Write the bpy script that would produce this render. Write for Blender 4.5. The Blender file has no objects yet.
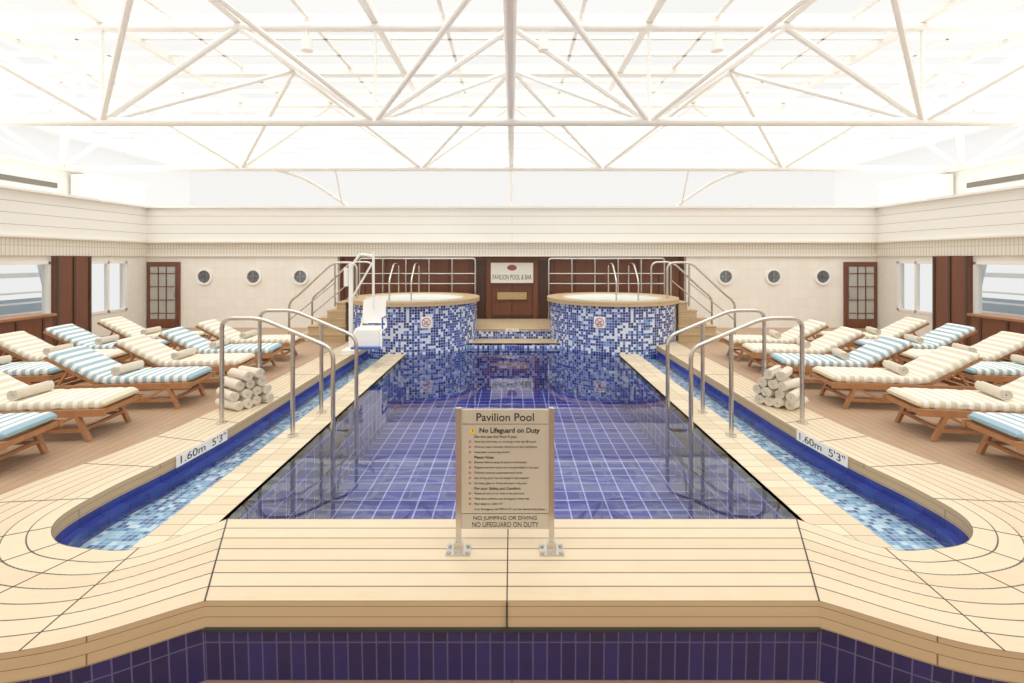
import bpy, bmesh, math, random
from mathutils import Vector, Matrix
random.seed(4)
S=bpy.context.scene
S.view_settings.view_transform='Standard'
S.view_settings.exposure=0.0
S.view_settings.gamma=1.2
def C(r,g,b):
    f=lambda c:(c/255/12.92) if c/255<=0.04045 else ((c/255+0.055)/1.055)**2.4
    return (f(r),f(g),f(b),1)
# ---------------------------------------------------------------- materials
def newmat(n):
    m=bpy.data.materials.new(n); m.use_nodes=True
    nt=m.node_tree; b=nt.nodes['Principled BSDF']
    return m,nt,b
def N(nt,t,**k):
    n=nt.nodes.new(t)
    for a,v in k.items(): setattr(n,a,v)
    return n
def plain(name,col,rough=.5,metal=0,noise=.06,nscale=6,spec=None):
    m,nt,b=newmat(name); L=nt.links
    tc=N(nt,'ShaderNodeTexCoord'); no=N(nt,'ShaderNodeTexNoise'); no.inputs['Scale'].default_value=nscale
    L.new(tc.outputs['Object'],no.inputs['Vector'])
    mx=N(nt,'ShaderNodeMix',data_type='RGBA')
    mx.inputs[6].default_value=tuple(c*(1-noise) for c in col[:3])+(1,)
    mx.inputs[7].default_value=tuple(min(1,c*(1+noise)) for c in col[:3])+(1,)
    L.new(no.outputs['Fac'],mx.inputs[0]); L.new(mx.outputs[2],b.inputs['Base Color'])
    b.inputs['Roughness'].default_value=rough; b.inputs['Metallic'].default_value=metal
    if spec is not None: b.inputs['Specular IOR Level'].default_value=spec
    return m
def M(nt,op,a,b=None):
    n=N(nt,'ShaderNodeMath',operation=op)
    for i,x in enumerate((a,b)):
        if x is None: continue
        if isinstance(x,(int,float)): n.inputs[i].default_value=x
        else: nt.links.new(x,n.inputs[i])
    return n.outputs[0]
def tiles(name,cols,sx,sy,grout,g=.06,rough=.25,stagger=False,bump=.2):
    """cols: list of (weight,color)."""
    m,nt,b=newmat(name); L=nt.links
    uv=N(nt,'ShaderNodeUVMap'); sp=N(nt,'ShaderNodeSeparateXYZ'); L.new(uv.outputs[0],sp.inputs[0])
    v=M(nt,'DIVIDE',sp.outputs[1],sy); fv=M(nt,'FLOOR',v)
    u=M(nt,'DIVIDE',sp.outputs[0],sx)
    if stagger: u=M(nt,'ADD',u,M(nt,'MULTIPLY',fv,.5))
    fu=M(nt,'FLOOR',u)
    cb=N(nt,'ShaderNodeCombineXYZ'); L.new(fu,cb.inputs[0]); L.new(fv,cb.inputs[1])
    wn=N(nt,'ShaderNodeTexWhiteNoise',noise_dimensions='2D'); L.new(cb.outputs[0],wn.inputs['Vector'])
    cr=N(nt,'ShaderNodeValToRGB'); cr.color_ramp.interpolation='CONSTANT'
    tot=sum(w for w,_ in cols); p=0
    for i,(w,c) in enumerate(cols):
        if i==0: e=cr.color_ramp.elements[0]
        elif i==1: e=cr.color_ramp.elements[1]
        else: e=cr.color_ramp.elements.new(p/tot)
        e.position=p/tot; e.color=c; p+=w
    if len(cols)==1: cr.color_ramp.elements[1].color=cols[0][1]
    L.new(wn.outputs['Value'],cr.inputs[0])
    du=M(nt,'ABSOLUTE',M(nt,'SUBTRACT',M(nt,'FRACT',u),.5)); dv=M(nt,'ABSOLUTE',M(nt,'SUBTRACT',M(nt,'FRACT',v),.5))
    gu=M(nt,'GREATER_THAN',du,.5-g*min(sx,sy)/sx); gv=M(nt,'GREATER_THAN',dv,.5-g*min(sx,sy)/sy)
    gm=M(nt,'MAXIMUM',gu,gv)
    mx=N(nt,'ShaderNodeMix',data_type='RGBA'); L.new(gm,mx.inputs[0]); L.new(cr.outputs[0],mx.inputs[6]); mx.inputs[7].default_value=grout
    L.new(mx.outputs[2],b.inputs['Base Color']); b.inputs['Roughness'].default_value=rough
    return m
def planks(name,c1,c2,bw,bl,line=C(40,34,28),lw=.006,rough=.45,swap=False,jw=.004):
    m,nt,b=newmat(name); L=nt.links
    uv=N(nt,'ShaderNodeUVMap'); sp=N(nt,'ShaderNodeSeparateXYZ'); L.new(uv.outputs[0],sp.inputs[0])
    U,V=(sp.outputs[1],sp.outputs[0]) if swap else (sp.outputs[0],sp.outputs[1])
    v=M(nt,'DIVIDE',V,bw); fv=M(nt,'FLOOR',v)
    off=M(nt,'FRACT',M(nt,'MULTIPLY',fv,.5))
    u=M(nt,'ADD',M(nt,'DIVIDE',U,bl),off); fu=M(nt,'FLOOR',u)
    cb=N(nt,'ShaderNodeCombineXYZ'); L.new(fu,cb.inputs[0]); L.new(fv,cb.inputs[1])
    wn=N(nt,'ShaderNodeTexWhiteNoise',noise_dimensions='2D'); L.new(cb.outputs[0],wn.inputs['Vector'])
    c3=N(nt,'ShaderNodeCombineXYZ'); L.new(M(nt,'MULTIPLY',U,2.0),c3.inputs[0]); L.new(M(nt,'MULTIPLY',V,40.0),c3.inputs[1]); L.new(M(nt,'MULTIPLY',wn.outputs['Value'],20),c3.inputs[2])
    no=N(nt,'ShaderNodeTexNoise'); no.inputs['Scale'].default_value=1; no.inputs['Detail'].default_value=4; L.new(c3.outputs[0],no.inputs['Vector'])
    n2=N(nt,'ShaderNodeTexNoise'); n2.inputs['Scale'].default_value=5; n2.inputs['Detail'].default_value=5; L.new(uv.outputs[0],n2.inputs['Vector'])
    f=M(nt,'ADD',M(nt,'MULTIPLY',wn.outputs['Value'],.3),M(nt,'MULTIPLY',no.outputs['Fac'],.35)); f=M(nt,'ADD',f,M(nt,'MULTIPLY',n2.outputs['Fac'],.4))
    mx=N(nt,'ShaderNodeMix',data_type='RGBA'); L.new(f,mx.inputs[0]); mx.inputs[6].default_value=c1; mx.inputs[7].default_value=c2
    dv=M(nt,'ABSOLUTE',M(nt,'SUBTRACT',M(nt,'FRACT',v),.5)); du=M(nt,'ABSOLUTE',M(nt,'SUBTRACT',M(nt,'FRACT',u),.5))
    gm=M(nt,'MAXIMUM',M(nt,'GREATER_THAN',dv,.5-lw/bw),M(nt,'GREATER_THAN',du,.5-jw/bl))
    m2=N(nt,'ShaderNodeMix',data_type='RGBA'); L.new(gm,m2.inputs[0]); L.new(mx.outputs[2],m2.inputs[6]); m2.inputs[7].default_value=line
    L.new(m2.outputs[2],b.inputs['Base Color']); b.inputs['Roughness'].default_value=rough
    return m
def wood(name,c1,c2,rough=.4,sc=3):
    m,nt,b=newmat(name); L=nt.links
    tc=N(nt,'ShaderNodeTexCoord'); mp=N(nt,'ShaderNodeMapping'); mp.inputs['Scale'].default_value=(sc*6,sc*6,sc*.6)
    no=N(nt,'ShaderNodeTexNoise'); no.inputs['Detail'].default_value=5; no.inputs['Scale'].default_value=1
    L.new(tc.outputs['Object'],mp.inputs[0]); L.new(mp.outputs[0],no.inputs['Vector'])
    mx=N(nt,'ShaderNodeMix',data_type='RGBA'); mx.inputs[6].default_value=c1; mx.inputs[7].default_value=c2
    L.new(no.outputs['Fac'],mx.inputs[0]); L.new(mx.outputs[2],b.inputs['Base Color']); b.inputs['Roughness'].default_value=rough
    return m
def stripes(name,c1,c2,c3,per=.13):
    m,nt,b=newmat(name); L=nt.links
    uv=N(nt,'ShaderNodeUVMap'); sp=N(nt,'ShaderNodeSeparateXYZ'); L.new(uv.outputs[0],sp.inputs[0])
    f=M(nt,'FRACT',M(nt,'DIVIDE',sp.outputs[0],per))
    cr=N(nt,'ShaderNodeValToRGB'); cr.color_ramp.interpolation='CONSTANT'
    e=cr.color_ramp.elements; e[0].position=0; e[0].color=c1; e[1].position=.5; e[1].color=c2
    for p,c in ((.43,c3),(.57,c2),(.93,c3)):
        x=e.new(p); x.color=c
    L.new(f,cr.inputs[0]); L.new(cr.outputs[0],b.inputs['Base Color']); b.inputs['Roughness'].default_value=.9
    return m
def glass(name,tint,mixv,dcol=(1,1,1,1),pane=None):
    m,nt,b=newmat(name); nt.nodes.remove(b); L=nt.links
    o=nt.nodes['Material Output']; t=N(nt,'ShaderNodeBsdfTransparent'); t.inputs[0].default_value=tint
    d=N(nt,'ShaderNodeBsdfTranslucent'); d.inputs[0].default_value=dcol
    x=N(nt,'ShaderNodeMixShader'); x.inputs[0].default_value=mixv
    if pane:
        uv=N(nt,'ShaderNodeUVMap'); sp=N(nt,'ShaderNodeSeparateXYZ'); L.new(uv.outputs[0],sp.inputs[0])
        cb=N(nt,'ShaderNodeCombineXYZ'); L.new(M(nt,'FLOOR',M(nt,'DIVIDE',sp.outputs[0],pane[0])),cb.inputs[0]); L.new(M(nt,'FLOOR',M(nt,'DIVIDE',M(nt,'SUBTRACT',sp.outputs[1],9.3),pane[1])),cb.inputs[1])
        wn=N(nt,'ShaderNodeTexWhiteNoise',noise_dimensions='2D'); L.new(cb.outputs[0],wn.inputs['Vector'])
        no=N(nt,'ShaderNodeTexNoise'); no.inputs['Scale'].default_value=.35; L.new(uv.outputs[0],no.inputs['Vector'])
        mx=N(nt,'ShaderNodeMix',data_type='RGBA'); mx.inputs[6].default_value=tint; mx.inputs[7].default_value=(tint[0]*.78,tint[1]*.80,tint[2]*.81,1)
        L.new(M(nt,'ADD',M(nt,'MULTIPLY',wn.outputs['Value'],.5),M(nt,'MULTIPLY',no.outputs['Fac'],.5)),mx.inputs[0]); L.new(mx.outputs[2],t.inputs[0])
    L.new(t.outputs[0],x.inputs[1]); L.new(d.outputs[0],x.inputs[2]); L.new(x.outputs[0],o.inputs[0]); return m
def water(name,tint,bump=.15,scale=3,ior=1.33,scat=0):
    m,nt,b=newmat(name); nt.nodes.remove(b); L=nt.links
    o=nt.nodes['Material Output']; t=N(nt,'ShaderNodeBsdfTransparent'); t.inputs[0].default_value=tint
    g=N(nt,'ShaderNodeBsdfGlossy'); g.inputs['Roughness'].default_value=.015; g.inputs[0].default_value=(.92,.95,1,1)
    tc=N(nt,'ShaderNodeTexCoord'); no=N(nt,'ShaderNodeTexNoise'); no.inputs['Scale'].default_value=scale; no.inputs['Detail'].default_value=1
    bp=N(nt,'ShaderNodeBump'); bp.inputs['Strength'].default_value=bump; bp.inputs['Distance'].default_value=.02
    L.new(tc.outputs['Object'],no.inputs['Vector']); L.new(no.outputs['Fac'],bp.inputs['Height']); L.new(bp.outputs[0],g.inputs['Normal'])
    fr=N(nt,'ShaderNodeFresnel'); fr.inputs[0].default_value=ior; L.new(bp.outputs[0],fr.inputs['Normal'])
    x=N(nt,'ShaderNodeMixShader'); L.new(fr.outputs[0],x.inputs[0])
    L.new(t.outputs[0],x.inputs[1]); L.new(g.outputs[0],x.inputs[2]); L.new(x.outputs[0],o.inputs[0]); return m

RIM=planks('rim_teak',C(227,208,176),C(203,178,142),.13,400,line=C(62,54,46),rough=.4,lw=.0048)
RIMF=planks('rim_fascia_wood',C(206,178,136),C(182,150,108),.062,1.6,line=C(112,84,56),lw=.002,rough=.4)
DECK=planks('deck_wood',C(180,148,118),C(158,124,94),.12,2.4,line=C(120,94,72),lw=.004,swap=True,rough=.5)
COPE=tiles('coping_tile',[(1,C(224,206,174)),(1,C(212,192,158))],.45,.16,C(160,138,110),g=.03,rough=.4)
STEPW=planks('step_wood',C(212,186,146),C(186,156,118),.12,1.5,rough=.4)
NAVY=tiles('navy_tile',[(1,C(25,23,74)),(1,C(29,27,82)),(1,C(22,20,66))],.085,.24,C(76,74,110),g=.045,rough=.15)
MOS=tiles('jacuzzi_mosaic',[(3,C(26,40,118)),(3,C(46,72,156)),(2,C(100,134,196)),(3,C(216,226,238)),(1,C(16,22,80))],.062,.062,C(196,204,220),g=.05,rough=.2)
CHM=tiles('channel_mosaic',[(2,C(54,98,146)),(3,C(104,154,188)),(2,C(164,200,214)),(1,C(214,228,230)),(1,C(40,72,132))],.05,.05,C(196,208,214),g=.05,rough=.2)
POOLT=tiles('pool_tile',[(1,C(34,42,142)),(1,C(39,48,152)),(1,C(29,36,130))],.25,.25,C(196,202,236),g=.04,rough=.3)
COB=tiles('cobalt_tile',[(1,C(30,44,128)),(1,C(36,52,138))],.2,.2,C(24,34,104),g=.02,rough=.15)
WALLT=tiles('cream_wall_tile',[(1,C(248,243,232)),(1,C(246,240,228))],.3,.3,C(232,225,210),g=.012,rough=.5)
FASC=planks('white_cladding',C(252,250,244),C(250,247,240),.26,50,line=C(192,186,174),lw=.008,rough=.6)
DENT=tiles('cornice_strip',[(1,C(240,234,219))],.09,.4,C(208,200,182),g=.12,rough=.6)
WHITE=plain('white_paint',C(250,248,243),.45,0,.01)
CREAM=plain('cream_paint',C(244,239,227),.6)
STEEL=plain('stainless_steel',C(200,195,187),.22,1.0,.03)
TEAK=wood('teak',C(180,122,76),C(144,92,54),.45)
MAHOG=wood('mahogany_panel',C(116,62,38),C(88,44,26),.35,1.2)
DARKW=wood('dark_mahogany',C(68,38,26),C(48,26,18),.35,1.2)
BLUST=stripes('blue_striped_fabric',C(142,174,188),C(239,237,229),C(200,208,204),.115)
CRST=stripes('cream_striped_fabric',C(214,202,174),C(240,235,221),C(212,202,178),.115)
TOW=plain('towel_beige',C(218,206,186),.95,0,.06,60)
DARK=plain('dark_rubber',C(32,30,30),.6)
GLASSR=glass('roof_glass',(.98,.98,.97,1),.12,pane=(1.3,2.44/3))
GLASSM=glass('milky_glass',(.97,.97,.96,1),.4)
GLASSW=glass('window_glass',(.93,.96,.98,1),.05)
WATER=water('pool_water',(.78,.83,.98,1),.07,2.5,1.5)
CHW=water('channel_water',(.9,.95,.98,1),.3,8)
SIGNP=plain('sign_brushed_panel',C(194,183,162),.4,.2,.03)
BLACK=plain('sign_black',C(20,18,17),.6)
RED=plain('sign_red',C(190,40,36),.5)
YEL=plain('warning_yellow',C(236,190,40),.5)
PORT=plain('porthole_glass',C(120,128,136),.08,.3)
FLOORL=planks('lower_floor_wood',C(150,112,84),C(128,92,66),.14,2.0,line=C(60,44,34),rough=.45)
GREY=plain('ship_grey',C(200,206,212),.6)
BLUEP=plain('lift_blue',C(40,80,170),.5)
EMB=plain('emblem_brown_red',C(150,66,54),.5)
# ---------------------------------------------------------------- mesh builder
class MB:
    def __init__(s): s.v=[];s.f=[];s.m=[];s.uv=[];s.mats=[]
    def mi(s,m):
        if m not in s.mats: s.mats.append(m)
        return s.mats.index(m)
    def face(s,pts,mat,uvs=None):
        pts=[Vector(p) for p in pts]
        if uvs is None:
            n=Vector((0,0,0))
            for i in range(len(pts)):
                a,b=pts[i],pts[(i+1)%len(pts)]
                n+=Vector(((a.y-b.y)*(a.z+b.z),(a.z-b.z)*(a.x+b.x),(a.x-b.x)*(a.y+b.y)))
            ax=max(range(3),key=lambda i:abs(n[i]))
            uvs=[((p.x,p.y) if ax==2 else (p.y,p.z) if ax==0 else (p.x,p.z)) for p in pts]
        k=len(s.v); s.v+=pts; s.f.append(list(range(k,k+len(pts)))); s.m.append(s.mi(mat)); s.uv.append(list(uvs))
    def box(s,c,d,mat,R=None):
        c=Vector(c); hx,hy,hz=d[0]/2,d[1]/2,d[2]/2
        P=[Vector((x,y,z)) for z in(-hz,hz) for y in(-hy,hy) for x in(-hx,hx)]
        if R is not None: P=[R@p for p in P]
        P=[p+c for p in P]
        for q in((0,2,3,1),(4,5,7,6),(0,1,5,4),(2,6,7,3),(0,4,6,2),(1,3,7,5)): s.face([P[i] for i in q],mat)
    def beam(s,a,b,w,h,mat):
        a=Vector(a);b=Vector(b);d=(b-a);L=d.length;z=d.normalized()
        up=Vector((0,0,1)) if abs(z.z)<.95 else Vector((0,1,0))
        x=up.cross(z).normalized(); y=z.cross(x)
        R=Matrix((x,y,z)).transposed()
        s.box((a+b)/2,(w,h,L),mat,R)
    def tube(s,path,r,mat,n=10,closed=False,cap=True):
        P=[Vector(p) for p in path]; K=len(P); rings=[]
        up=None
        for i in range(K):
            if closed: t=(P[(i+1)%K]-P[i-1])
            else: t=P[min(i+1,K-1)]-P[max(i-1,0)]
            t.normalize()
            if up is None:
                up=Vector((0,0,1)) if abs(t.z)<.9 else Vector((0,1,0))
            x=(up-t*up.dot(t)).normalized(); y=t.cross(x); up=x
            rr=r[i] if isinstance(r,(list,tuple)) else r
            rings.append([P[i]+x*rr*math.cos(a)+y*rr*math.sin(a) for a in [2*math.pi*j/n for j in range(n)]])
        rng=K if closed else K-1
        for i in range(rng):
            A=rings[i];B=rings[(i+1)%K]
            for j in range(n): s.face([A[j],A[(j+1)%n],B[(j+1)%n],B[j]],mat)
        if cap and not closed: s.face(rings[0][::-1],mat); s.face(rings[-1],mat)
    def lathe(s,c,prof,mat,n=64,a0=0,a1=2*math.pi):
        cx,cy,cz=c
        for k in range(len(prof)-1):
            (r0,z0),(r1,z1)=prof[k],prof[k+1]
            mt=mat[k] if isinstance(mat,list) else mat
            for j in range(n):
                t0=a0+(a1-a0)*j/n; t1=a0+(a1-a0)*(j+1)/n
                rm=max(r0,r1)
                p=lambda r,z,t:(cx+r*math.cos(t),cy+r*math.sin(t),cz+z)
                if abs(z1-z0)>1e-4: uvs=[(t0*rm,z0),(t1*rm,z0),(t1*rm,z1),(t0*rm,z1)]
                else: uvs=[(t0*rm,r0),(t1*rm,r0),(t1*rm,r1),(t0*rm,r1)]
                s.face([p(r0,z0,t0),p(r0,z0,t1),p(r1,z1,t1),p(r1,z1,t0)],mt,uvs)
    def loft(s,secs,mat,us):
        n=len(secs[0])
        for i in range(len(secs)-1):
            for j in range(n):
                k=(j+1)%n
                s.face([secs[i][j],secs[i][k],secs[i+1][k],secs[i+1][j]],mat,[(us[i],j*.1),(us[i],j*.1+.1),(us[i+1],j*.1+.1),(us[i+1],j*.1)])
        s.face(secs[0][::-1],mat,[(us[0],0)]*n); s.face(secs[-1],mat,[(us[-1],0)]*n)
    def strip(s,A,B,mat,u=None,v0=0,v1=1):
        """A,B lists of 3d points"""
        if u is None:
            u=[0]
            for i in range(1,len(A)): u.append(u[-1]+((Vector(A[i])+Vector(B[i]))/2-(Vector(A[i-1])+Vector(B[i-1]))/2).length)
        for i in range(len(A)-1):
            s.face([A[i],A[i+1],B[i+1],B[i]],mat,[(u[i],v0),(u[i+1],v0),(u[i+1],v1),(u[i],v1)])
    def mesh(s,name,merge=True,normals=True):
        me=bpy.data.meshes.new(name); me.from_pydata(s.v,[],s.f)
        for m in s.mats: me.materials.append(m)
        uvl=me.uv_layers.new(name='UVMap')
        for p,mi,uv in zip(me.polygons,s.m,s.uv):
            p.material_index=mi; p.use_smooth=True
            for li,q in zip(p.loop_indices,uv): uvl.data[li].uv=q
        if merge:
            bm=bmesh.new(); bm.from_mesh(me); bmesh.ops.remove_doubles(bm,verts=bm.verts,dist=1e-5)
            if normals: bmesh.ops.recalc_face_normals(bm,faces=bm.faces)
            bm.to_mesh(me); bm.free()
        me.set_sharp_from_angle(angle=math.radians(38))
        return me
    def build(s,name,parent=None,merge=True,normals=True,center=True):
        if center:
            xs=[p.x for p in s.v];ys=[p.y for p in s.v];zs=[p.z for p in s.v]
            o=Vector(((min(xs)+max(xs))/2,(min(ys)+max(ys))/2,min(zs)))
            s.v=[p-o for p in s.v]
        else: o=Vector((0,0,0))
        ob=bpy.data.objects.new(name,s.mesh(name,merge,normals)); ob.location=o
        S.collection.objects.link(ob)
        if parent: par(ob,parent)
        return ob
def par(ob,p):
    ob.parent=p; bpy.context.view_layer.update(); ob.matrix_parent_inverse=p.matrix_world.inverted()
def fillet(P,r,n=5):
    P=[Vector(p) for p in P]; out=[P[0]]
    for i in range(1,len(P)-1):
        a=(P[i-1]-P[i]); b=(P[i+1]-P[i]); rr=min(r,a.length*.45,b.length*.45)
        A=P[i]+a.normalized()*rr; B=P[i]+b.normalized()*rr
        for k in range(n+1):
            t=k/n; out.append(A*(1-t)**2+P[i]*2*t*(1-t)+B*t*t)
    out.append(P[-1]); return out
def catmull(P,n=10):
    P=[Vector(p) for p in P]; Q=[2*P[0]-P[1]]+P+[2*P[-1]-P[-2]]; out=[]
    for i in range(1,len(Q)-2):
        for k in range(n):
            t=k/n; a,b,c,d=Q[i-1],Q[i],Q[i+1],Q[i+2]
            out.append(.5*((2*b)+(c-a)*t+(2*a-5*b+4*c-d)*t*t+(3*b-a-3*c+d)*t**3))
    out.append(P[-1]); return out
def text(body,loc,rot,mat,parent,width=None,height=None,size=.1,align='CENTER',ext=.0008,bold=0):
    cu=bpy.data.curves.new('lettering','FONT'); cu.body=body; cu.size=size; cu.align_x=align; cu.align_y='CENTER'; cu.extrude=ext; cu.offset=bold
    cu.materials.append(mat); ob=bpy.data.objects.new('lettering',cu); S.collection.objects.link(ob)
    ob.location=loc; ob.rotation_euler=rot; bpy.context.view_layer.update()
    if width:
        k=width/max(ob.dimensions.x,1e-4); ky=k
        if height: ky=height/max(ob.dimensions.y,1e-4)
        ob.scale=(k,ky,1)
    if parent: par(ob,parent)
    return ob
FACE=(math.pi/2,0,0)
# ---------------------------------------------------------------- dims
H=2.1; ZR=.06; ZW=-.12; XW=11.08; YB=14.7; PHW=2.45; CO=2.9; YF=3.79; ZF=-.43
inner=[(-3.4,12.0),(-3.4,8.5),(-3.4,6),(-3.47,5.0),(-3.58,4.3),(-3.56,3.8),(-3.3,3.5),(-2.95,3.4),(-2.6,3.42),(-2.23,YF)]
outer=[(-4.0,12.0),(-4.0,8.5),(-4.02,6.2),(-4.18,5.1),(-4.4,4.3),(-4.45,3.5),(-4.0,2.8),(-3.3,2.48),(-2.5,2.53),(-1.83,2.88)]
IN=catmull([(x,y,0) for x,y in inner],12); OUT=catmull([(x,y,0) for x,y in outer],12)
def at(P,z,s=1): return [(p.x*s,p.y,z) for p in P]
# ---------------------------------------------------------------- pool rim (wood surround)
mb=MB()
for s in(1,-1):
    mb.strip(at(OUT,ZR,s),at(IN,ZR,s),RIM,v0=0,v1=.91)
    mb.strip(at(IN,ZR,s),at(IN,-.06,s),RIMF,v0=.08,v1=.2)
    mb.strip(at(IN,-.06,s),at(IN,-.3,s),COB,v0=0,v1=.24)
    mb.strip(at(OUT,ZR,s),at(OUT,-.10,s),RIMF,v0=.28,v1=.12)
    mb.strip(at(OUT,-.10,s),at([p+Vector((0,.02,0)) for p in OUT],ZF,s),NAVY,v0=.33,v1=0)
for x0,x1,X0,X1 in((-1.83,-.03,-2.23,-.03),(-.03,1.83,-.03,2.23)):
    mb.face([(x0,2.88,ZR),(x1,2.88,ZR),(X1,YF,ZR),(X0,YF,ZR)],RIM,[(x0+50,0),(x1+50,0),(X1+50,.91),(X0+50,.91)])
mb.face([(-1.83,2.88,ZR),(1.83,2.88,ZR),(1.83,2.88,-.1),(-1.83,2.88,-.1)],RIMF,[(20.1,.28),(20.7,.28),(20.7,.12),(20.1,.12)])
mb.face([(-1.83,2.88,-.1),(1.83,2.88,-.1),(1.83,2.9,ZF),(-1.83,2.9,ZF)],NAVY,[(0,.33),(3.66,.33),(3.66,0),(0,0)])
mb.box((0,2.872,-.105),(3.66,.02,.018),DARK)
mb.face([(-2.23,YF,ZR),(2.23,YF,ZR),(2.23,YF,-.12),(-2.23,YF,-.12)],RIMF)
for s in(1,-1):
    A=Vector((-1.83*s,2.88,ZR+.002));B=Vector((-2.23*s,YF,ZR+.002)); mb.beam(A,B,.009,.004,DARK)
    for k in (6,12,18,24,30,40,52,64,74,84,95):
        mb.beam((OUT[k].x*s,OUT[k].y,ZR+.001),(IN[k].x*s,IN[k].y,ZR+.001),.007,.003,DARK)
mb.box((-.03,2.873,-.02),(.01,.012,.16),DARK); mb.box((-.03,(2.88+YF)/2,ZR),(.008,YF-2.88,.003),DARK)
rim=mb.build('pool_rim_decking',normals=False)
# ---------------------------------------------------------------- channels
for s in(1,-1):
    mb=MB()
    off=[]
    for i,p in enumerate(IN):
        t=(IN[min(i+1,len(IN)-1)]-IN[max(i-1,0)]).normalized(); n=Vector((-t.y,t.x,0)); off.append(p+n*.08)
    cut=[(p,q) for p,q in zip(IN,off) if p.x<-2.75]
    mb.strip([(p.x*s,p.y,-.13) for p,q in cut],[(q.x*s,q.y,-.13) for p,q in cut],COB,v0=0,v1=.13)
    mb.strip([(q.x*s,q.y,-.13) for p,q in cut],[(q.x*s,q.y,-.3) for p,q in cut],COB,v0=0,v1=.13)
    mb.face([(x*s,y,-.24) for x,y in((-3.7,3.3),(-CO,3.3),(-CO,12),(-3.7,12))],CHM)
    mb.face([(-CO*s,3.3,-.1),(-CO*s,12,-.1),(-CO*s,12,-.3),(-CO*s,3.3,-.3)],COB)
    ch=mb.build('pool_overflow_channel',normals=False)
    mb=MB()
    q=[(-3.62*s,3.4,-.16),(-CO*s,3.4,-.16),(-CO*s,12,-.16),(-3.42*s,12,-.16)]
    mb.face(q if s>0 else q[::-1],CHW); mb.build('water_surface',ch,normals=False)
    mb=MB(); mb.box((-(PHW+CO)/2*s,7.7,-.16),(CO-PHW,8.6,.12),COPE)
    mb.build('pool_coping')
# ---------------------------------------------------------------- pool basin
mb=MB(); D=-1.15; YE=12.0
mb.face([(-PHW,YF,D),(PHW,YF,D),(PHW,YE,D),(-PHW,YE,D)],POOLT)
for s in(1,-1): mb.face([(PHW*s,3.4,D),(PHW*s,YE,D),(PHW*s,YE,-.1),(PHW*s,3.4,-.1)],POOLT)
mb.face([(-PHW,YF,D),(PHW,YF,D),(PHW,YF,-.1),(-PHW,YF,-.1)],POOLT)
mb.face([(-PHW,YE,D),(PHW,YE,D),(PHW,YE,0),(-PHW,YE,0)],MOS)
pb=mb.build('swimming_pool',normals=False)
mb=MB(); mb.face([(-PHW,YF,ZW),(PHW,YF,ZW),(PHW,YE,ZW),(-PHW,YE,ZW)],WATER); mb.build('water_surface',pb,normals=False)
# end steps
mb=MB()
mb.box((0,12.3,-.02),(2.6,.6,.04),STEPW); mb.box((0,12.3,-.1),(2.6,.56,.12),MOS)
mb.box((0,13.75,.23),(2.6,2.2,.04),STEPW); mb.box((0,13.75,.105),(2.6,2.14,.21),MOS)
st=mb.build('pool_end_step')
mb=MB(); mb.box((0,12.645,.23),(.34,.012,.07),WHITE); pl=mb.build('plate',st)
text("1.60m 5'3\"",(0,12.637,.23),FACE,BLACK,st,width=.28)
# ---------------------------------------------------------------- jacuzzis
def nodive(cx,cy,ang,z,parent):
    R=1.635; ux,uy=math.cos(ang),math.sin(ang)
    px,py=cx+R*ux,cy+R*uy; t=Vector((-uy,ux,0)); n=Vector((ux,uy,0)); Z=Vector((0,0,1)); o=Vector((px,py,z))
    m=MB()
    Rm=Matrix((t,n,Z)).transposed(); m.box(o,(.26,.012,.26),WHITE,Rm)
    pts=[o+n*.012+t*(.095*math.cos(a))+Z*(.095*math.sin(a)) for a in [2*math.pi*k/28 for k in range(28)]]
    m.tube(pts,.009,RED,6,closed=True); m.tube([o+n*.014+t*-.07+Z*.07,o+n*.014+t*.07-Z*.07],.008,RED,6)
    m.tube([o+n*.01+t*-.05-Z*.03,o+n*.01+t*.05+Z*.03],.009,BLACK,6); m.tube(catmull([o+n*.01+t*-.06-Z*.06,o+n*.01-Z*.045,o+n*.01+t*.06-Z*.06],5),.005,BLACK,5)
    m.build('no_diving_sign',parent)
for s,sx in((-1,-2.55),(1,2.62)):
    mb=MB()
    prof=[(1.62,-1.15),(1.62,-.05),(1.62,.99),(1.69,.99),(1.69,1.02),(1.69,1.1),(1.30,1.1),(1.26,1.06),(1.26,.55),(.9,.55),(.9,.2),(0.01,.2)]
    mats=[MOS,MOS,TEAK,RIMF,RIMF,RIMF,RIM,WHITE,WHITE,WHITE,WHITE]
    mb.lathe((sx,12.75,0),prof,mats,n=72)
    j=mb.build('whirlpool_tub',normals=False)
    mb=MB(); mb.lathe((sx,12.75,0),[(1.26,.98),(.01,.98)],CHW,48); mb.build('tub_water',j)
    nodive(sx,12.75,math.radians(-70) if s<0 else math.radians(-111),.62,j)
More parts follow.
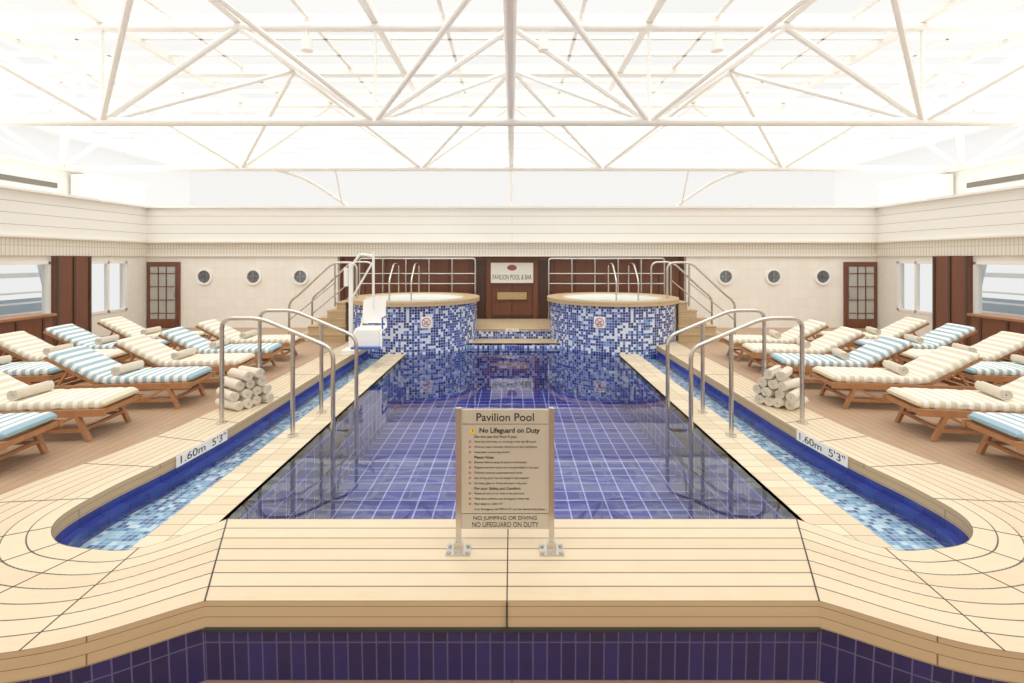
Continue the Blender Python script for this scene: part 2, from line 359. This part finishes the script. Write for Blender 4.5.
# railing behind tubs
for s in(-1,1):
    mb=MB(); Y=14.45
    x0,x1=4.55*s,1.1*s
    mb.tube(fillet([(x0,Y,.0),(x0,Y,2.1),(x1,Y,2.1),(x1,Y,.0)],.08),.028,STEEL)
    mb.tube([(x0,Y,1.65),(x1,Y,1.65)],.018,STEEL)
    mb.tube([(x0,Y,1.35),(x1,Y,1.35)],.018,STEEL)
    for k in range(1,5):
        x=x0+(x1-x0)*k/5; mb.tube([(x,Y,.0),(x,Y,2.1)],.024,STEEL)
    for dx in(-.25,.35):
        X=2.6*s+dx+.5*s
        mb.tube(fillet([(X,14.3,0),(X,14.3,1.95),(X,13.7,1.95),(X,13.2,1.5),(X,13.2,.7)],.15),.024,STEEL)
    mb.build('whirlpool_railing')
    mb=MB()
    for k in range(5):
        xo=5.4-.24*k; z=.2*(k+1)
        mb.box(((xo+4.2)/2*s,12.85,z-.02),(xo-4.2,1.3,.04),STEPW)
        mb.box(((xo+4.2)/2*s,12.85,z-.12),(xo-4.22,1.26,.16),RIMF)
    mb.build('tub_access_steps')
    mb=MB()
    for Y in(12.15,13.55):
        P=[(5.6*s,Y,0),(5.6*s,Y,1.0),(5.35*s,Y,1.2),(4.5*s,Y,2.0),(3.9*s,Y,2.0),(3.9*s,Y,1.1)]
        mb.tube(fillet(P,.2),.028,STEEL)
        mb.tube([(4.45*s,Y,.9),(4.45*s,Y,1.97)],.024,STEEL)
        mb.tube([(5.6*s,Y,.55),(4.45*s,Y,1.5)],.016,STEEL)
    mb.build('stair_handrail')
# ---------------------------------------------------------------- pool hand rails
for s in(-1,1):
    for Y,e in((6.0,0),(6.9,0)):
        mb=MB()
        P=[(3.6*s,Y,ZR),(3.6*s,Y,1.36),(3.12*s,Y,1.36),(2.22*s,Y,.98),(2.22*s,Y,-.75),(2.4*s,Y,-.82)]
        mb.tube(fillet(P,.14,7),.027,STEEL,14)
        mb.tube([(2.72*s,Y,-.1),(2.72*s,Y,1.19)],.027,STEEL,14)
        mb.lathe((3.6*s,Y,ZR),[(.065,0),(.065,.012),(.028,.02)],STEEL,20)
        mb.lathe((2.72*s,Y,-.1),[(.065,0),(.065,.012),(.028,.02)],STEEL,20)
        mb.build('pool_handrail')
    mb=MB()
    for z in(-.32,-.6): mb.box((2.32*s,6.45,z),(.22,.86,.035),STEEL)
    mb.build('pool_ladder_tread')
# ---------------------------------------------------------------- sign
mb=MB(); Y=3.37
for x in(-.372,.275):
    mb.box((x,Y,.56),(.036,.036,1.0),STEEL); mb.box((x,Y,.066),(.17,.12,.012),STEEL); mb.box((x,Y,.10),(.06,.06,.07),STEEL)
    for dx in(-.065,.065):
        for dy in(-.04,.04): mb.lathe((x+dx,Y+dy,.072),[(.014,0),(.014,.012),(.001,.014)],STEEL,8)
cx=-.048
mb.box((cx,Y,.635),(.61,.018,.83),SIGNP)
sg=mb.build('pool_rules_sign')
yy=Y-.0105
def T(b,x,z,w=None,size=.02,align='CENTER',mat=BLACK,bold=0,h=None): return text(b,(x,yy,z),FACE,mat,sg,width=w,height=h,size=size,align=align,bold=bold)
T("Pavilion Pool",cx,.995,.40,size=.1,bold=.001)
T("No Lifeguard on Duty",cx+.03,.905,.42,size=.1,bold=.0025)
mb=MB(); mb.face([(cx-.25,yy,.885),(cx-.2,yy,.885),(cx-.225,yy,.93)],YEL); mb.box((cx-.225,yy-.001,.906),(.005,.001,.02),BLACK); mb.build('warning_triangle',sg)
z=.862
lines=[("Do not use the Pool if you:",1),("Have had diarrhoea or vomiting in the last 48 hours",0),("Have any open wounds, infections or skin conditions",0),("Have been consuming alcohol",0),
("Please Note:",1),("Shower before using the pool or whirlpools",0),("Diapers and swim pants are not permitted in the pool",0),("Children must be supervised at all times",0),("Use of the pool may be closed in bad weather",0),("No food, glass or drinks allowed in the pool",0),
("For your Safety and Comfort:",1),("Please do not run or dive in the pool area",0),("Take care: surfaces may be slippery when wet",0),("Pool depth is 1.60m 5'3\"",0),("In an Emergency call 999 or 911 on the nearest ship phone",2)]
for t,h in lines:
    o=T(t,cx-.215,z,None,.027 if h==1 else .0205,'LEFT',bold=.0003 if h==1 else 0)
    if h==0:
        k=MB(); k.lathe((cx-.245,yy,z),[(.0085,0),(.004,0)],RED,12)
        for i,p in enumerate(k.v): k.v[i]=Vector((p.x,yy,z+(p.y-yy)))
        k.build('bullet',sg)
    z-=.0365 if h!=1 else .034
T("NO JUMPING OR DIVING",cx,.296,.44,size=.1,bold=0,h=.034); T("NO LIFEGUARD ON DUTY",cx,.250,.46,size=.1,bold=0,h=.034)
mb=MB(); mb.box((cx,yy,.328),(.6,.001,.003),BLACK); mb.box((cx,yy,.95),(.6,.001,.003),BLACK); mb.build('rule_line',sg)
# depth marks
for s in(-1,1):
    pt0=[p for p in IN if 4.95<p.y<5.75]; p0,p1=pt0[-1],pt0[0]
    A=Vector((-p0.x*s-.012*s,p0.y,0));B=Vector((-p1.x*s-.012*s,p1.y,0))
    if s>0: A,B=B,A
    mid=(A+B)/2; ang=math.atan2((B-A).y,(B-A).x); L=.78
    Rz=Matrix.Rotation(ang,3,'Z'); mb=MB(); mb.box((mid.x,mid.y,.0),(L,.008,.115),WHITE,Rz)
    o=mb.build('depth_marker')
    n=Vector((math.sin(ang),-math.cos(ang),0))*.006
    text("1.60m  5'3\"",(mid.x+n.x,mid.y+n.y,0),(math.pi/2,0,ang),BLACK,o,width=.7,height=.085)
# ---------------------------------------------------------------- towels
def roll(m,c,axis,r=.07,L=.42,turn0=0):
    ax=Vector(axis).normalized(); up=Vector((0,0,1)); x=up.cross(ax).normalized(); y=ax.cross(x); c=Vector(c)
    n=45; th=.0165; P=[]
    for i in range(n+1):
        t=i/n; a=turn0+t*2*math.pi*3.0; rr=.014+(r-.014)*t
        P.append((a,rr))
    def pt(a,rr,s): return c+ax*(L/2*s)+x*rr*math.cos(a)+y*rr*math.sin(a)
    for i in range(n):
        (a0,r0),(a1,r1)=P[i],P[i+1]
        m.face([pt(a0,r0,-1),pt(a1,r1,-1),pt(a1,r1,1),pt(a0,r0,1)],TOW)
        for s in(-1,1): m.face([pt(a0,r0,s),pt(a1,r1,s),pt(a1,r1-th,s),pt(a0,r0-th,s)],TOW)
    m.face([pt(P[-1][0],r,-1),pt(P[-1][0],r,1),pt(P[-1][0],r-th,1),pt(P[-1][0],r-th,-1)],TOW)
for s in(-1,1):
    mb=MB(); r=.072
    rows=[4,4,3,2] if s<0 else [4,4,3,2]
    th=math.radians(150 if s<0 else 38); ax=Vector((math.cos(th),math.sin(th),0)); pd=Vector((math.sin(th),-math.cos(th),0))
    for k,n in enumerate(rows):
        for i in range(n):
            u=(i-(n-1)/2)*.14; c=Vector((3.74*s,6.75,ZR+r+k*.125))+pd*u+ax*random.uniform(-.04,.04)
            a=ax+Vector((random.uniform(-.15,.15),random.uniform(-.15,.15),0))
            roll(mb,c,a,r,.42,random.random()*6)
    mb.build('rolled_towel_stack',merge=False)
# ---------------------------------------------------------------- loungers
def lounger(fab):
    m=MB(); W=.62
    ang=math.radians(30); cl=[]
    P=[(0.0,.36),(1.2,.36),(1.2+.78*math.cos(ang),.36+.78*math.sin(ang))]
    st=fillet([(p[0],0,p[1]) for p in P],.12,4)
    dense=[st[0]]
    for a,b in zip(st,st[1:]):
        k=max(1,int((b-a).length/.05))
        for q in range(1,k+1): dense.append(a.lerp(b,q/k))
    u=[0]
    for a,b in zip(dense,dense[1:]): u.append(u[-1]+(b-a).length)
    tot=u[-1]; secs=[]
    for i,p in enumerate(dense):
        t=(dense[min(i+1,len(dense)-1)]-dense[max(i-1,0)]).normalized(); n=Vector((-t.z,0,t.x))
        if n.z<0:n=-n
        e=min(1,u[i]/.05,(tot-u[i])/.05); e=math.sqrt(max(.12,e))
        dim=1-.22*max(0,1-abs(((u[i]/.33)%1)-.5)/.12) 
        T_=.048*e*dim; w=W/2*(.94+.06*e)
        sec=[]
        for yy_,zz in((-w,-.5),(-w,.5),(-w*.94,1),(-w*.5,1.08),(0,1.1),(w*.5,1.08),(w*.94,1),(w,.5),(w,-.5),(w*.94,-1),(-w*.94,-1)):
            sec.append(p+Vector((0,yy_,0))+n*(zz*T_+.05))
        secs.append(sec)
    m.loft(secs,fab,u)
    for y in(-.33,.33):
        m.box((.98,y,.325),(2.0,.035,.08),TEAK)
        m.beam((.28,y,.32),(.14,y,.0),.06,.035,TEAK); m.beam((.28,y,.3),(.62,y,.13),.04,.03,TEAK)
        m.beam((1.62,y,.32),(1.78,y,0),.06,.035,TEAK); m.beam((1.62,y,.3),(1.25,y,.13),.04,.03,TEAK)
        m.beam((.2,y,.13),(1.72,y,.13),.03,.04,TEAK)
    for x in(.02,.18,1.72,1.95): m.box((x,0,.325),(.05,.64,.05),TEAK)
    for x in(.2,1.7): m.box((x,0,.14),(.035,.64,.035),TEAK)
    for i in range(12): m.box((.1+i*.095,0,.355),(.06,.62,.018),TEAK)
    c,s_=math.cos(ang),math.sin(ang); R=Matrix.Rotation(-ang,3,'Y')
    for y in(-.28,.28): m.box((1.2+.39*c,y,.345+.39*s_),(.8,.04,.04),TEAK,R)
    for i in range(8): m.box((1.25+i*.1*c,0,.36+i*.1*s_+.01),(.06,.6,.016),TEAK,R)
    m.beam((1.6,-.25,.57),(1.75,-.25,.34),.03,.03,TEAK); m.beam((1.6,.25,.57),(1.75,.25,.34),.03,.03,TEAK)
    roll(m,(1.0,0.02,.36+.1+.07),(.12,1,0),.075,.44,1)
    return m.mesh('lounger',normals=False)
ML={'b':lounger(BLUST),'c':lounger(CRST)}
def place(x,y,k,s,tilt=8):
    o=bpy.data.objects.new('sun_lounger',ML[k]); S.collection.objects.link(o); o.location=(x*s,y,0)
    o.rotation_euler=(0,0,math.radians(180+tilt) if s<0 else math.radians(-tilt))
for s in(-1,1):
    for i,(x,y,k) in enumerate([(4.85,4.9,'b'),(4.75,5.9,'c'),(4.55,7.1,'b'),(4.45,8.15,'c'),(4.45,9.15,'b'),(4.5,10.2,'c')]):
        if s>0 and i==2: k='c'
        if s>0 and i==3: k='b'
        if s>0 and i==4: k='c'
        place(x,y,k,s,8+random.uniform(-2,2))
    for i,(x,y,k) in enumerate([(6.95,6.3,'c'),(6.9,7.5,'b'),(6.9,8.55,'c'),(6.9,9.6,'b'),(6.9,10.7,'c')]):
        place(x,y,k,s,8+random.uniform(-2,2))
# ---------------------------------------------------------------- floors
mb=MB()
for s in(1,-1):
    pts=[(p.x*s+.01*s,p.y,0) for p in OUT if p.y>3.95 and p.x<-3.9]
    poly=pts+[(-XW*s,pts[-1][1],0),(-XW*s,YB+.3,0),(-4.0*s,YB+.3,0)]
    mb.face(poly,DECK)
    yq=pts[-1][1]; mb.face([(-XW*s,yq,0),(pts[-1][0],yq,0),(pts[-1][0],yq,ZF),(-XW*s,yq,ZF)],RIMF)
mb.face([(-4.0,12,-.001),(4.0,12,-.001),(4.0,YB+.3,-.001),(-4,YB+.3,-.001)],DECK)
mb.build('deck_floor',normals=False)
mb=MB(); mb.face([(-XW,-7,ZF),(XW,-7,ZF),(XW,4.3,ZF),(-XW,4.3,ZF)],FLOORL); mb.build('floor',normals=False)
# ---------------------------------------------------------------- back wall
ZT=3.62; ZC=2.56; ZD=2.17
mb=MB()
NX=5.3
for s in(-1,1):
    mb.box(((NX+XW)/2*s,YB+.1,ZD/2),(XW-NX,.2,ZD),WALLT)
mb.build('wall_back')
mb=MB(); mb.box((0,YB+.35,ZD/2),(2*NX+.2,.1,ZD),MAHOG)
for i in range(-8,9):
    mb.box((i*.65,YB+.29,1.1),(.03,.03,2.1),DARKW)
mb.box((0,YB+.28,.3),(2*NX,.04,.1),DARKW)
for s in(-1,1):
    mb.box((.72*s,YB+.27,1.2),(.14,.07,2.0),MAHOG); mb.box((1.02*s,YB+.27,1.15),(.36,.04,1.8),DARKW)
wp=mb.build('wall_wood_panelling')
mb=MB(); mb.box((-0.0,YB+.2,1.66),(1.3,.03,.62),CREAM); mb.lathe((0,0,0),[(.15,0),(.001,0)],EMB,30)
n0=len(mb.v)-30*4
for i in range(n0,len(mb.v)):
    p=mb.v[i]; mb.v[i]=Vector((p.x*1.0,YB+.182,1.82+p.y*.6))
sgn=mb.build('pavilion_sign',wp); text("PAVILION POOL & BAR",(0,YB+.18,1.52),FACE,BLACK,sgn,width=1.2,height=.15)
mb=MB(); mb.box((0,YB+.22,.95),(.9,.02,.22),plain('brass_plate',C(190,160,110),.4,.4)); mb.build('brass_plaque',wp)
mb=MB()
mb.box((0,YB+.15,(ZT+ZC)/2),(2*XW+.6,.5,ZT-ZC),FASC)
mb.box((0,YB-.13,ZT+.03),(2*XW+.2,.14,.06),WHITE)
mb.box((0,YB+.1,(ZC+ZD)/2),(2*XW,.3,ZC-ZD),DENT); mb.box((0,YB-.04,ZD+.02),(2*XW,.06,.05),CREAM)
mb.box((0,YB-.14,ZC+.04),(2*XW,.1,.05),CREAM)
mb.box((0,19.6,ZT-.1),(33,9,.16),WHITE)  # upper deck slab behind the fascia, joined into the same mesh
mb.build('trim_back_fascia_upper_deck')
for s,nm in((-1,'left'),(1,'right')):
    mb=MB(); y0,y1=-7,YB
    mb.box(((XW+.15)*s,(y0+y1)/2,(ZT+ZC)/2),(.4,y1-y0,ZT-ZC),FASC)
    mb.box(((XW-.1)*s,(y0+y1)/2,ZT+.03),(.14,y1-y0,.06),WHITE)
    mb.box(((XW+.1)*s,(y0+y1)/2,(ZC+ZD)/2),(.3,y1-y0,ZC-ZD),DENT)
    mb.box(((XW-.08)*s,(y0+y1)/2,ZC+.04),(.1,y1-y0,.05),CREAM)
    mb.build('trim_'+nm+'_fascia')
    mb=MB()
    wins=[(9.2,11.6),(12.62,13.9),(5.6,8.2),(1.6,4.6),(-2.4,.6)]
    ws=sorted(wins); zlo,zhi=.62,2.02
    mb.box(((XW+.1)*s,(y0+y1)/2,zlo/2-.2),(.2,y1-y0,zlo+.4),CREAM)
    mb.box(((XW+.1)*s,(y0+y1)/2,(zhi+ZD)/2),(.2,y1-y0,ZD-zhi),CREAM)
    prev=y0
    for a,b in ws+[(y1,y1)]:
        if a-prev>.01:
            mb.box(((XW+.1)*s,(a+prev)/2,(zlo+zhi)/2),(.2,a-prev,zhi-zlo),CREAM)
        prev=b
    mb.build('wall_'+nm)
    for yc,w in((12.1,.95),(8.7,.8),(5.1,.8)): 
        mb=MB()
        mb.box(((XW-.06)*s,yc,1.08),(.12,w,2.16),MAHOG)
        for dy in(-w/2,0,w/2): mb.box(((XW-.13)*s,yc+dy*.95,1.08),(.03,.06,2.16),DARKW)
        mb.build('wood_wall_pilaster')
    for i,(a,b) in enumerate(ws):
        mb=MB(); X=XW+.03
        for yq in(a+.03,b-.03,(a+b)/2): mb.box((X*s,yq,(zlo+zhi)/2),(.1,.06,zhi-zlo),WHITE)
        for zq in(zlo+.03,zhi-.03): mb.box((X*s,(a+b)/2,zq),(.1,b-a,.06),WHITE)
        mb.face([((X+.02)*s,a,zlo),((X+.02)*s,b,zlo),((X+.02)*s,b,zhi),((X+.02)*s,a,zhi)],GLASSW)
        mb.build('window_%d'%(i+1+(5 if s>0 else 0)),normals=False)
    mb=MB(); mb.box(((XW-.5)*s,8.9,.42),(.55,3.9,.8),MAHOG); mb.box(((XW-.5)*s,8.9,.84),(.65,4.0,.05),TEAK)
    for k in range(7): mb.box(((XW-.78)*s,7.15+k*.58,.42),(.02,.05,.72),DARKW)
    mb.build('wood_cabinet')
    mb=MB(); mb.box((13.3*s,4,-.1),(3.9,24,.1),GREY)
    for k in range(14): mb.beam((14.0*s,-6+k*1.6,0),(14.6*s,-6+k*1.6,2.6),.1,.1,GREY)
    for z in(.5,.8,1.1): mb.box((14.2*s,4,z),(.06,24,.05),WHITE)
    mb.box((14.6*s,4,.45),(.1,24,.9),plain('hull_blue',C(168,184,198),.5)); mb.box((14.6*s,4,1.6),(.1,24,.14),WHITE)
    mb.build('promenade_bulwark')
    mb=MB(); xc=(XW-.52)*s; yb=YB-.03
    mb.box((xc,yb,1.0),(.98,.08,2.0),MAHOG); 
    mb.box((xc,yb-.03,1.05),(.74,.06,1.6),plain('door_glass',C(176,176,168),.1,.1))
    for dx in(-.12,.12): mb.box((xc+dx,yb-.07,1.05),(.025,.02,1.6),MAHOG)
    for k in range(4): mb.box((xc,yb-.07,.45+k*.4),(.74,.02,.025),MAHOG)
    mb.box((xc,yb-.05,.15),(.9,.05,.26),MAHOG)
    mb.tube(fillet([(xc-.4*s,yb-.05,.95),(xc-.4*s,yb-.12,.95),(xc-.4*s,yb-.12,1.15),(xc-.4*s,yb-.05,1.15)],.02),.014,STEEL)
    mb.build('door_1' if s<0 else 'door_2')
    for px in((205,254,301) if s<0 else(725,773,822)):
        X=(px-512)*YB/483; mb=MB()
        mb.lathe((0,0,0),[(.25,0),(.25,.05),(.19,.05),(.19,.01)],WHITE,36); mb.lathe((0,0,0),[(.19,.015),(.001,.015)],PORT,36)
        mb.v=[Vector((X+p.x,YB-p.z,1.55+p.y)) for p in mb.v]
        mb.box((X,YB-.03,1.55),(.035,.02,.38),STEEL); mb.box((X,YB-.03,1.55),(.38,.02,.02),STEEL)
        mb.build('porthole_window',normals=False)
    mb=MB(); mb.box((13.7*s,4.0,ZT-.08),(4.6,22,.16),WHITE); mb.box((12.7*s,5,4.1),(.15,23.2,1.0),WHITE)
    mb.box((12.62*s,5,4.62),(.25,23.2,.08),CREAM)
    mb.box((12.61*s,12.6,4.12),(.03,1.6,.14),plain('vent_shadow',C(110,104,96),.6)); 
    mb.box((12.1*s,14.1,4.05),(.9,.7,.9),WHITE)
    mb.build('upper_deck_'+nm)
mb=MB(); mb.box((0,-7.1,1.8),(2*XW+.5,.2,4.5),WALLT); mb.build('wall_front')
# ---------------------------------------------------------------- roof
ZG=6.75; RW=16; Y0,Y1=-7,24
mb=MB(); mb.face([(-RW,Y0,ZG),(RW,Y0,ZG),(RW,Y1,ZG),(-RW,Y1,ZG)],GLASSR); mb.build('ceiling_glass_roof',normals=False,center=False)
mb=MB()
mb.face([(-RW,Y1,ZT),(RW,Y1,ZT),(RW,Y1,ZG),(-RW,Y1,ZG)],GLASSM)
for s in(-1,1): mb.face([(RW*s,Y0,ZT),(RW*s,Y1,ZT),(RW*s,Y1,ZG),(RW*s,Y0,ZG)],GLASSM)
mb.face([(-RW,Y0,3.9),(RW,Y0,3.9),(RW,Y0,ZG),(-RW,Y0,ZG)],GLASSM)
mb.build('clerestory_glazing',normals=False)
mb=MB()
step=2.44; ys=[9.3+step*k for k in range(-6,7)]
for y in ys: mb.box((0,y,ZG-.1),(2*RW,.22,.22),WHITE)
for y in ys[:-1]:
    for f in(.333,.667): mb.box((0,y+step*f,ZG-.03),(2*RW,.07,.08),WHITE)
for k in range(-6,7):
    mb.box((k*2.6,(Y0+Y1)/2,ZG-.09),(.14,Y1-Y0,.18),WHITE)
    if k<6: mb.box((k*2.6+1.3,(Y0+Y1)/2,ZG-.03),(.07,Y1-Y0,.08),WHITE)
mb.box((0,Y1-.1,ZG-.1),(2*RW,.3,.3),WHITE)
for s in(-1,1): mb.box((RW*s,(Y0+Y1)/2,ZG-.1),(.3,Y1-Y0,.3),WHITE)
mb.build('roof_glazing_frame',merge=False)
mb=MB(); ZB=4.7; ZTp=6.5
yt=[-.3,4.45,9.2,13.95]
for y in yt:
    r=.085
    mb.tube([(-15.8,y,ZB),(15.8,y,ZB)],r,WHITE,12); mb.tube([(-15.8,y,ZTp),(15.8,y,ZTp)],.08,WHITE,12)
    for k in range(-3,3):
        xb=2.6+5.2*k
        mb.tube([(xb,y,ZB),(xb-2.6,y,ZTp)],.062,WHITE,8); mb.tube([(xb,y,ZB),(xb+2.6,y,ZTp)],.062,WHITE,8)
        mb.tube([(xb,y,ZB),(xb,y,ZTp)],.03,WHITE,8)
        if y<13:
            mb.tube([(xb,y,ZB),(xb+2.6,y+2.37,ZTp+.1)],.05,WHITE,8); mb.tube([(xb,y,ZB),(xb-2.6,y+2.37,ZTp+.1)],.05,WHITE,8)
            mb.tube([(xb,y+4.75,ZB),(xb+2.6,y+2.37,ZTp+.1)],.05,WHITE,8); mb.tube([(xb,y+4.75,ZB),(xb-2.6,y+2.37,ZTp+.1)],.05,WHITE,8)
mb.tube([(-.02,-6.5,4.82),(-.02,14.65,4.82)],.075,WHITE,12); mb.box((-.02,14.6,4.2),(.08,.08,1.15),WHITE)
for s in(-1,1):
    mb.tube(catmull([(7.0*s,13.95,4.72),(6.0*s,14.2,4.4),(4.95*s,14.6,3.68)],5),.045,WHITE,8)
    mb.tube([(5.1*s,14.6,3.62),(5.1*s,13.95,4.7)],.03,WHITE,8)
mb.build('roof_truss',merge=False)
for x,y in((-3.9,9.2),(3.9,9.2),(0.6,9.2)):
    mb=MB(); mb.tube([(x,y,6.5),(x,y,6.25)],.03,WHITE,8); mb.tube([(x,y,6.28),(x,y,6.05)],[.09,.11],WHITE,16); mb.build('spotlight_fixture')
# ---------------------------------------------------------------- pool lift
mb=MB(); bx,by=-3.5,10.5
mb.box((bx,by,.1),(.3,.4,.08),WHITE); mb.tube([(bx,by,.1),(bx,by,2.0)],.045,WHITE,12)
mb.tube(fillet([(bx,by,1.9),(bx+.2,by,2.2),(bx+.55,by-.2,2.15)],.1),.03,WHITE); mb.tube([(bx-.1,by,1.5),(bx-.1,by,1.9)],.05,WHITE)
mb.tube([(bx+.55,by-.2,2.25),(bx+.55,by-.2,1.0)],.025,WHITE); mb.beam((bx,by,1.2),(bx+.55,by-.2,2.05),.03,.03,WHITE)
c0=Vector((bx+.55,by-.25,.12))
R=Matrix.Rotation(math.radians(-12),3,'X')
mb.box(c0+Vector((0,.12,.85)),(.48,.05,.5),WHITE,R); mb.box(c0+Vector((0,-.1,.52)),(.52,.5,.05),WHITE)
mb.box(c0+Vector((0,-.36,.34)),(.5,.05,.36),WHITE); mb.box(c0+Vector((0,-.42,.17)),(.6,.2,.04),BLUEP)
for dx in(-.27,.27):
    mb.tube(fillet([c0+Vector((dx*.7,.2,1.1)),c0+Vector((dx,.05,.52)),c0+Vector((dx,-.36,.5)),c0+Vector((dx*1.1,-.44,.15))],.08),.02,WHITE,8)
    mb.tube([c0+Vector((dx,.1,.75)),c0+Vector((dx,-.25,.75)),c0+Vector((dx,-.25,.52))],.018,BLUEP,8)
mb.build('pool_access_lift')
# ---------------------------------------------------------------- light
w=bpy.data.worlds.new('overcast_sky'); S.world=w; w.use_nodes=True
bg=w.node_tree.nodes['Background']; bg.inputs[0].default_value=(1.0,.985,.95,1); bg.inputs[1].default_value=.9
su=bpy.data.lights.new('sun','SUN'); su.energy=4.5; su.angle=math.radians(80); su.color=(1,.97,.92)
so=bpy.data.objects.new('sun',su); S.collection.objects.link(so); so.rotation_euler=(math.radians(15),0,0); so.location=(0,5,30)
def fill_strip(name,loc,sx,sy,rot,e):  # added fill strip, aimed upward to brighten the truss undersides
    l=bpy.data.lights.new(name,'AREA'); l.shape='RECTANGLE'; l.size=sx; l.size_y=sy; l.energy=e; l.color=(1,.97,.92)
    o=bpy.data.objects.new(name,l); S.collection.objects.link(o); o.location=loc; o.rotation_euler=rot
for s in(-1,1): fill_strip('added_fill_light',((XW+.6)*s,4,3.75),.3,20,(0,math.radians(180-40*s) ,0),300)
fill_strip('added_fill_light',(0,15.2,3.75),21,.3,(math.radians(180-35),0,0),180)
# ---------------------------------------------------------------- camera
cd=bpy.data.cameras.new('camera'); cd.lens=17; cd.sensor_width=36; cd.shift_y=-.081; cd.clip_end=500
co=bpy.data.objects.new('camera',cd); S.collection.objects.link(co); co.location=(0,0,H); co.rotation_euler=(math.pi/2,0,0)
S.camera=co
